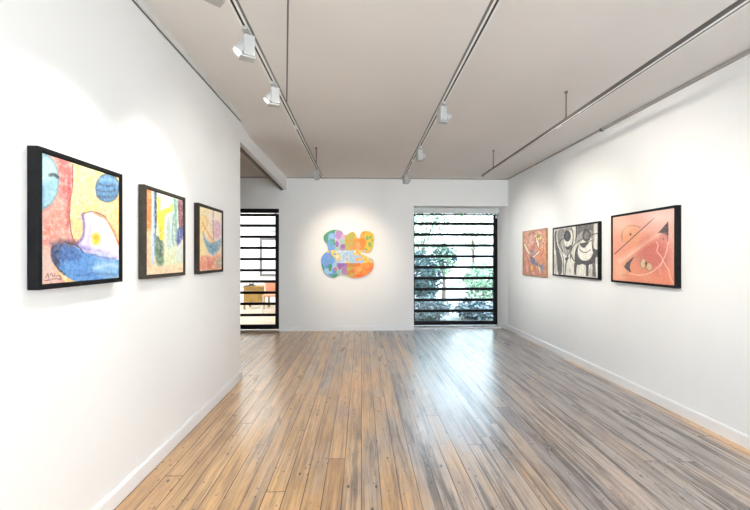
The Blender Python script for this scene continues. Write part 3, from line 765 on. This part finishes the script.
    p.oval(408, 400, 24, 22, (250, 160, 40), 3, 4, rim=(238, 116, 20)); p.oval(390, 450, 22, 20, (252, 150, 30), 3, 4)
    p.mottle(6, 40, 40)
    # cut the raster to the outline
    P = Paint.smoothed(OUT, 2)
    d = p.sdf(P, p.X, p.Y)
    PA = np.array(P)
    keep = {}
    faces = []
    for j in range(N-1):
        for i in range(N-1):
            if d[j:j+2, i:i+2].mean() < 0: faces.append(((j, i), (j+1, i), (j+1, i+1), (j, i+1)))
    ec = {}
    for f in faces:
        for a, b in zip(f, f[1:]+f[:1]): ec[frozenset((a, b))] = ec.get(frozenset((a, b)), 0)+1
    rimv = {v for e, c in ec.items() if c == 1 for v in e}
    S = 1/7.97*7.44/380.0         # metres per sketch unit on the wall
    CX, CZ = 252.0, 488.0
    bm = bmesh.new(); cl = bm.verts.layers.float_color.new('paint')
    fr = {}; th = .05
    def place(q):
        j, i = q; X, Y = p.X[j, i], p.Y[j, i]
        if q in rimv:
            a = PA; b = np.roll(PA, -1, 0); e = b-a
            t = np.clip(((X-a[:, 0])*e[:, 0]+(Y-a[:, 1])*e[:, 1])/np.maximum((e**2).sum(1), 1e-9), 0, 1)
            c = a+e*t[:, None]; k = np.argmin(np.hypot(c[:, 0]-X, c[:, 1]-Y)); X, Y = c[k]
        return ((X-CX)*S, -th, (CZ-Y)*S)
    for f in faces:
        for q in f:
            if q not in fr:
                v = bm.verts.new(place(q)); v[cl] = (*pigment(p.c[q]), 1); fr[q] = v
        bm.faces.new([fr[q] for q in f])
    back = {}
    def bk(q):
        if q not in back:
            v = bm.verts.new(fr[q].co+Vector((0, th-.012, 0))); v[cl] = (*(pigment(p.c[q])*.8), 1); back[q] = v
        return back[q]
    for f in faces:
        for a, b in zip(f, f[1:]+f[:1]):
            if ec[frozenset((a, b))] == 1: bm.faces.new((fr[a], bk(a), bk(b), fr[b]))
    root = empty('shaped_relief', (-.2725, D, zpx(216+488/7.97, 7.45)))
    tag(root, 'wavy cut-out panel of blue, purple and orange mosaic patches on far wall', 'wall art')
    obj('painted_panel', bm, M_canvas, root)
    obj('mounting_block', bx(-.25, .25, -.02, -.0005, .35, .6), M_white_edge, root)
relief()

# ------------------------------------------------------------------ ceiling tracks
TW, TH, TZ = .036, .036, 2.72
def track(label, x, y0, y1, rods, slant=None, joints=()):
    root = empty('lighting_track', (x, y0, TZ)); tag(root, label, 'lighting track', 'suspended lighting tracks')
    Ln = y1-y0
    bm = bmesh.new()
    box(bm, -TW/2, TW/2, 0, Ln, .006, TH)
    obj('rail', bm, M_tracks, root)
    bm = bmesh.new(); box(bm, -TW/2, -.007, 0, Ln, 0, .006); box(bm, .007, TW/2, 0, Ln, 0, .006)
    for yj in joints: box(bm, -.007, .007, yj-y0-.05, yj-y0+.05, .001, .006)
    obj('flange', bm, M_trackw, root)
    obj('slot', bx(-.007, .007, .01, Ln-.01, .0035, .0055), M_slot, root)
    for yy in (-.012, Ln): obj('end_cap', bx(-TW/2-.001, TW/2+.001, yy, yy+.012, -.001, TH+.001), M_tracks, root)
    for ry in rods:
        bm = bmesh.new(); top = cz(x, ry)-TZ
        tube(bm, [(0, ry-y0, TH), (0, ry-y0, top)], .0065, 10)
        rd = obj('suspension_rod', bm, M_rod, root)
        bm = bmesh.new(); lathe(bm, [(0, .010), (.012, .016), (.02, .016)], (0, ry-y0, top-.02), (0, 0, 1), 16)
        obj('ceiling_cup', bm, M_rod, rd)
        bm = bmesh.new(); box(bm, -.012, .012, ry-y0-.02, ry-y0+.02, TH, TH+.012, .002); obj('clamp', bm, M_rod, rd)
    if slant:
        bm = bmesh.new(); tube(bm, [Vector(q)-Vector((x, y0, TZ)) for q in slant], .0055, 8)
        obj('slanted_rod', bm, M_rod, root)  # hanging rod, leaned along the sight line so it looks upright
    return root
track('lighting track nearest the left wall, carrying white spotlights', -.645, -2.4, 6.06, [-1.0, 5.45], slant=[(-.645, 3.30, TZ+TH), (-.632, 3.24, TZ+TH+.02), (-.407, 2.13, 3.005)], joints=(3.75,))
track('lighting track along the middle of the ceiling', .675, -2.4, 6.22, [-1.0, .6], joints=(5.0,))
track('bare lighting track nearest the right wall, without any spotlights in sight', 1.93, -2.4, 5.97, [-1.0, 1.2, 3.52, 5.50], joints=(3.65,))

# ------------------------------------------------------------------ track spotlights
def aim(o, d): o.rotation_euler = Vector(d).to_track_quat('-Z', 'Y').to_euler()
def spot(x, y, target, watts, label, size=80, blend=1.0, col=(1, .95, .86), scale=.8, side=None):
    root = empty('track_spotlight', (x, y, TZ)); tag(root, label, 'spotlight', 'white track spotlights')
    s = scale
    T = Vector(target)-Vector((x, y, TZ))
    # adapter in the track, neck, gear box on one side, tilted barrel
    obj('adapter', bx(-.015, .015, -.045, .045, -.016, .004, .002), M_lampw, root)
    bm = bmesh.new(); lathe(bm, [(0, .011), (.035, .011)], (0, 0, -.048), (0, 0, 1), 14); obj('neck', bm, M_lampw, root)
    dxy = Vector((T.x, T.y, 0)).normalized()
    yaw = Matrix.Rotation(math.atan2(dxy.y, dxy.x), 4, 'Z')
    bm = bmesh.new(); box(bm, -.050*s, .026*s, -.044*s, .044*s, -.185*s, -.034, .008, yaw); obj('gear_box', bm, M_lampw, root)
    piv = Vector((dxy.x*.034*s, dxy.y*.034*s, -.128*s))
    d = (T-piv).normalized()
    bm = bmesh.new(); lathe(bm, [(-.040*s, .020*s), (-.032*s, .036*s), (.0, .039*s), (.03*s, .041*s), (.045*s, .043*s), (.047*s, .039*s), (.026*s, .036*s)], piv, d, 28)
    b = obj('barrel', bm, M_lampw, root, smooth=False)
    bm = bmesh.new(); lathe(bm, [(.030*s, .035*s), (.035*s, .035*s)], piv, d, 24); obj('lens', bm, M_lens, b)
    bm = bmesh.new(); box(bm, -.055*s, .050*s, -.036*s, .036*s, -.198*s, -.186*s, .003, yaw); obj('bracket_plate', bm, M_lampw, root)
    ld = bpy.data.lights.new('spot_beam', 'SPOT'); ld.energy = watts; ld.color = col; ld.spot_size = math.radians(size); ld.spot_blend = blend
    ld.shadow_soft_size = .035
    lo = bpy.data.objects.new('spot_beam', ld); COL.objects.link(lo)
    lo.location = Vector((x, y, TZ))+piv+d*.062*s
    aim(lo, d)
    return root
XLm, XMm = -.645, .675
# left track
W = 36
spot(XLm, 1.67, (XL, .95, 1.6), W*.6, 'white track spotlight cut off by the top edge of the picture')
spot(XLm, 2.16, (XL, 1.76, 1.45), W*1.4, 'white track spotlight with a bright lens, largest one fully in view')
spot(XLm, 2.82, (XL, 2.58, 1.58), W*1.25, 'white track spotlight midway along, between the largest one and the far end of its track')
spot(XLm, 5.50, (-.27, D, 1.52), W*3.7, 'small white spotlight at the far end of the left track', size=58, col=(1, .84, .66))
# middle track
spot(XMm, 1.20, (XL, 3.66, 1.70), W*3.6, 'white spotlight on the middle track, above the viewer', size=50)
spot(XMm, 3.13, (XR, 3.84, 1.75), W*3.3, 'white spotlight hanging nearest on the middle track')
spot(XMm, 4.38, (XR, 5.10, 1.70), W*3.2, 'white spotlight between two others on the middle track', size=62)
spot(XMm, 5.75, (XR, 6.55, 1.60), W*3.8, 'small white spotlight at the far end of the middle track', size=62)
# further unseen lamps, added to light the relief and wash the walls
spot(XMm, .45, (-.25, D, 1.5), W*5, 'added white spotlight on the middle track, out of view above the viewer', size=26, col=(1, .82, .64))
for (xx, yy, tg) in ((XLm, .5, (XL, -.3, 1.5)), (1.93, .5, (XR, 1.2, 1.5)), (1.93, 1.3, (XR, 2.4, 1.5))):
    spot(xx, yy, tg, W, 'added white spotlight out of view above the viewer, washing bare wall', size=75)

# ------------------------------------------------------------------ the room beyond the slatted door
struct('floor_annexe', bx(-7.0, .5, 7.9, 12.4, -.12, 0), plain('pale_beech_floor', (.55, .45, .34, 1), .5, var=.08, scale=3), 'pale floor of the bright room beyond the slatted door', 'floor')
bm = bmesh.new(); box(bm, -7.0, .5, 12.2, 12.4, 0, 3.2); box(bm, -7.2, -7.0, 7.9, 12.4, 0, 3.2); box(bm, .5, .7, 7.9, 12.4, 0, 3.2)
struct('wall_annexe', bm, M_wall, 'white walls of the bright room beyond the slatted door', 'wall')
struct('ceiling_annexe', bx(-7.2, .7, 7.9, 12.4, 3.2, 3.3), M_wall, 'white ceiling of the bright room beyond the slatted door', 'ceiling')
M_emis = emitter('added_glow_panel', (1, .98, .96, 1), 9)  # glow added to whiten the room beyond; no lamp is seen there
lp = obj('added_light_panel', bx(-4.6, -2.0, 9.0, 11.0, 3.16, 3.198), M_emis); tag(lp, 'added glowing panel to brighten the room beyond the slatted door', 'added light')
def annexe(px, y): # x on a sight line through the door, for laying out this room
    return (px-361.5)/380.0*y
yb = 12.19
xa, xb = annexe(261, yb), annexe(283, yb)
root = empty('picture_frame', ((xa+xb)/2, yb, zpx(276, yb))); tag(root, 'grey framed white board on the wall seen through the slatted door', 'framed board')
bm = bmesh.new(); ww = xb-xa; hh = zpx(238, yb)-zpx(276, yb); f_ = .075
for a in ((-ww/2, ww/2, 0, f_), (-ww/2, ww/2, hh-f_, hh), (-ww/2, -ww/2+f_, f_, hh-f_), (ww/2-f_, ww/2, f_, hh-f_)): box(bm, a[0], a[1], -.04, 0, a[2], a[3])
obj('frame', bm, plain('mid_grey_frame', (.13, .125, .125, 1), .5), root)
obj('board', bx(-ww/2+f_, ww/2-f_, -.02, -.003, f_, hh-f_), M_trim, root)
# clerestory strip
za, zb = zpx(231.5, yb), zpx(227, yb)
root = empty('window_2', (-3.4, yb, za)); tag(root, 'narrow pale clerestory strip high in the room beyond the slatted door', 'window', kind='structure')
t = NT('mottled_clerestory_glass'); n = t.noise(t.objc(), 6, 4, .7)
t.base(t.ramp(n, [(.35, (.25, .32, .42)), (.55, (.62, .68, .78)), (.7, (.85, .88, .92))])); t.rough(.2)
obj('pane', bx(-1.6, 1.6, -.02, -.002, .01, zb-za), t.m, root)
obj('sill', bx(-1.6, 1.6, -.05, -.002, -.03, .01), plain('clerestory_sill', (.35, .36, .38, 1), .5), root)
# desk
yd2 = 10.6
xa, xb = annexe(244.5, yd2), annexe(266, yd2)
root = empty('wooden_desk', ((xa+xb)/2, yd2+.3, 0)); tag(root, 'ochre wooden desk behind the slatted door', 'desk')
M_desk = plain('ochre_desk_wood', (.27, .15, .025, 1), .5, var=.2, scale=5)
ww = xb-xa; zt = zpx(286, yd2)
obj('desktop', bx(-ww/2-.02, ww/2+.02, -.32, .32, zt-.035, zt, .004), M_desk, root)
obj('front_panel', bx(-ww/2+.02, ww/2-.02, -.30, -.275, .19, zt-.035), M_desk, root)
for sx in (-1, 1):
    for sy in (-1, 1):
        cx, cy = sx*(ww/2-.03), sy*.27
        obj('leg', bx(cx-.022, cx+.022, cy-.022, cy+.022, 0, zt-.035), M_desk, root)
# black tray and monitor-like device on the desk
bm = bmesh.new(); box(bm, -.14, .14, -.09, .09, 0, .02, .004); box(bm, -.02, .10, -.05, .05, .02, .075, .008)
o = obj('desk_telephone', bm, M_gap); o.location = (annexe(250, yd2), yd2+.12, zt); tag(o, 'small black device on the ochre desk beyond the door', 'device')
# salmon chair with pale metal legs
def chair(x, y, rz, col, label):
    root = empty('office_chair', (x, y, 0), rz); tag(root, label, 'chair')
    mm = plain('salmon_seat', col, .6); mw = plain('pale_chrome', (.7, .7, .7, 1), .25, metal=.6)
    bm = bmesh.new(); box(bm, -.22, .22, -.21, .21, .43, .47, .015); obj('seat', bm, mm, root)
    bm = bmesh.new(); box(bm, -.22, .22, .19, .225, .50, .80, .012); obj('backrest', bm, mm, root)
    for sx in (-1, 1):
        bm = bmesh.new(); tube(bm, [(sx*.2, -.2, 0), (sx*.19, -.18, .43)], .013, 8); obj('leg', bm, mw, root)
        bm = bmesh.new(); tube(bm, [(sx*.2, .24, 0), (sx*.19, .19, .45), (sx*.19, .2, .78)], .013, 8); obj('leg', bm, mw, root)
chair(-2.34, 10.0, .12, (.62, .27, .16, 1), 'salmon chair with pale metal legs beside the ochre desk beyond the door')

# ------------------------------------------------------------------ garden outside the window
struct('ground', bx(.7, 14, 7.92, 22, -.25, -.08), ground_mat(), 'pale gravel and low green ground outside the window', 'ground')
def leaves(n, cx, cy, cz_, rx, ry, rz_, size, cols, r, shell=.35, flat=False):
    me = bpy.data.meshes.new('foliage'); vs = []; fs = []; cc = []
    for _ in range(n):
        while True:
            q = Vector((r.uniform(-1, 1), r.uniform(-1, 1), r.uniform(-1, 1)))
            if shell < q.length < 1: break
        c = Vector((cx+q.x*rx, cy+q.y*ry, cz_+q.z*rz_)) + Vector((r.gauss(0, .06), r.gauss(0, .06), r.gauss(0, .06)))
        c.z = max(c.z, -.06)
        a = Vector((r.gauss(0, 1), r.gauss(0, 1), r.gauss(0, .6))).normalized(); b = a.cross(Vector((r.gauss(0, 1), r.gauss(0, 1), r.gauss(0, 1)))).normalized()
        s = size*r.uniform(.6, 1.3); k = len(vs); fold = a.cross(b)*s*.12
        vs += [c-a*s, c-b*s*.42+fold, c+a*s, c+b*s*.42+fold]; fs += [(k, k+1, k+2), (k, k+2, k+3)]
        col = r.choice(cols); j = r.uniform(.8, 1.2); cc += [(*[x*j for x in col], 1)]*4
    me.from_pydata([tuple(v) for v in vs], [], fs)
    at = me.color_attributes.new('paint', 'FLOAT_COLOR', 'POINT'); at.data.foreach_set('color', np.array(cc, np.float32).ravel())
    me.materials.append(M_leaf)
    return me
def bush(name, label, cat, x, y, rx, ry, h, n, size, cols, seed, trunk=0.0):
    r = random.Random(seed)
    root = empty(name, (x, y, -.08)); tag(root, label, cat)
    me = leaves(n, 0, 0, trunk+h/2, rx, ry, h/2, size, cols, r)
    o = bpy.data.objects.new('foliage', me); COL.objects.link(o); o.parent = root
    bm = bmesh.new()
    tube(bm, [(0, 0, -.05), (.03, .02, trunk*.6+.1), (.0, .05, trunk+h*.5)], [.05+.03*trunk, .04+.02*trunk, .012], 8)
    for k in range(5):
        a = r.uniform(0, 6.28); tube(bm, [(0, .02, trunk*.8+h*.1), (math.cos(a)*rx*.4, math.sin(a)*ry*.4, trunk+h*.45), (math.cos(a)*rx*.75, math.sin(a)*ry*.75, trunk+h*.7)], [.03, .02, .008], 6)
    obj('trunk', bm, M_bark, root)
    return root
def gx(px, y): return (px-361.5)/380.0*y
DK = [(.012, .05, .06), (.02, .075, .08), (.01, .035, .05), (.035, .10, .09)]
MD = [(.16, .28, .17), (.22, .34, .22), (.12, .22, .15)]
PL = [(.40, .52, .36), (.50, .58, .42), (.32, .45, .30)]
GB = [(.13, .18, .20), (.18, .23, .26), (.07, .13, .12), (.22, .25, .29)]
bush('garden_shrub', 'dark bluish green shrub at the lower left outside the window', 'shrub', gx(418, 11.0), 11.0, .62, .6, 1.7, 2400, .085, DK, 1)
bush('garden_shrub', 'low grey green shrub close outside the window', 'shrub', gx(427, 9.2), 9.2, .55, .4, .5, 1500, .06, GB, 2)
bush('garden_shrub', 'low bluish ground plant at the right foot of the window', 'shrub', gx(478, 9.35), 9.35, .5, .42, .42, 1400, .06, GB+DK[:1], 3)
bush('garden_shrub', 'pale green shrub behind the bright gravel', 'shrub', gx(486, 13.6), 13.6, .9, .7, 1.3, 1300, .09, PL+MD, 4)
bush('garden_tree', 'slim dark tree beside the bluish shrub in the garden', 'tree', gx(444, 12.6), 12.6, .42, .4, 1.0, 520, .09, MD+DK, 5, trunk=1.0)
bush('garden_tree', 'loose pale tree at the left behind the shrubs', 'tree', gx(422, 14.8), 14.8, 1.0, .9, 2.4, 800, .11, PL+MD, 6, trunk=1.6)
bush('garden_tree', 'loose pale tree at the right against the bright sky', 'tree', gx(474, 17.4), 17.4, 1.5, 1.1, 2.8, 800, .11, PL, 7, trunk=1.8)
M_gwall = plain('white_garden_wall', (.82, .82, .80, 1), .9, var=.04, scale=2)
struct('wall_garden', bx(.9, 13.5, 19.5, 19.7, -.1, 2.2), M_gwall, 'pale wall closing the far end of the garden', 'wall')

# ------------------------------------------------------------------ light
def area(name, loc, d, sx, sy, watts, col):
    ld = bpy.data.lights.new(name, 'AREA'); ld.shape = 'RECTANGLE'; ld.size = sx; ld.size_y = sy; ld.energy = watts; ld.color = col
    o = bpy.data.objects.new(name, ld); COL.objects.link(o); o.location = loc; aim(o, d); return o
# added fill lamp, set outside the unseen opening behind the viewer
area('added_fill_front', ((RX0+RX1)/2, YR-.25, (RZ0+RZ1)/2), (0, 1, 0), RX1-RX0, RZ1-RZ0, 125, (.84, .94, 1.0))
sd = bpy.data.lights.new('sun', 'SUN'); sd.energy = 8.0; sd.angle = math.radians(1.5); sd.color = (1, .97, .92)
so = bpy.data.objects.new('sun', sd); COL.objects.link(so); so.location = (20, 8, 20); aim(so, (-.75, .05, -.75))
w = bpy.data.worlds.new('sky'); SC.world = w; w.use_nodes = True
nt = w.node_tree; bg = nt.nodes['Background']
tc = nt.nodes.new('ShaderNodeTexCoord'); sp = nt.nodes.new('ShaderNodeSeparateXYZ'); rp = nt.nodes.new('ShaderNodeValToRGB')
nt.links.new(tc.outputs['Generated'], sp.inputs[0]); nt.links.new(sp.outputs['Z'], rp.inputs[0]); nt.links.new(rp.outputs[0], bg.inputs['Color'])
rp.color_ramp.elements[0].position = .0; rp.color_ramp.elements[0].color = (.82, .93, 1, 1)
rp.color_ramp.elements[1].position = .7; rp.color_ramp.elements[1].color = (.55, .74, 1, 1)
bg.inputs['Strength'].default_value = 9

# ------------------------------------------------------------------ camera and output look
cd = bpy.data.cameras.new('camera'); cam = bpy.data.objects.new('camera', cd); COL.objects.link(cam)
cd.sensor_fit = 'HORIZONTAL'; cd.sensor_width = 36.0; cd.lens = 36.0*380.0/750.0
cd.shift_y = 2.0/750.0; cd.clip_start = .05
cam.location = (0, 0, 1.45); cam.rotation_euler = (math.radians(90), 0, -math.atan(13.5/380.0))
SC.camera = cam
vs = SC.view_settings; vs.view_transform = 'Standard'; vs.look = 'None'; vs.gamma = 1.0; vs.use_curve_mapping = False
vs.exposure = 0.06
cy = SC.cycles
cy.max_bounces = 10; cy.diffuse_bounces = 6; cy.glossy_bounces = 4; cy.transparent_max_bounces = 8
cy.caustics_reflective = False; cy.caustics_refractive = False; cy.sample_clamp_indirect = 6.0
cy.use_denoising = True
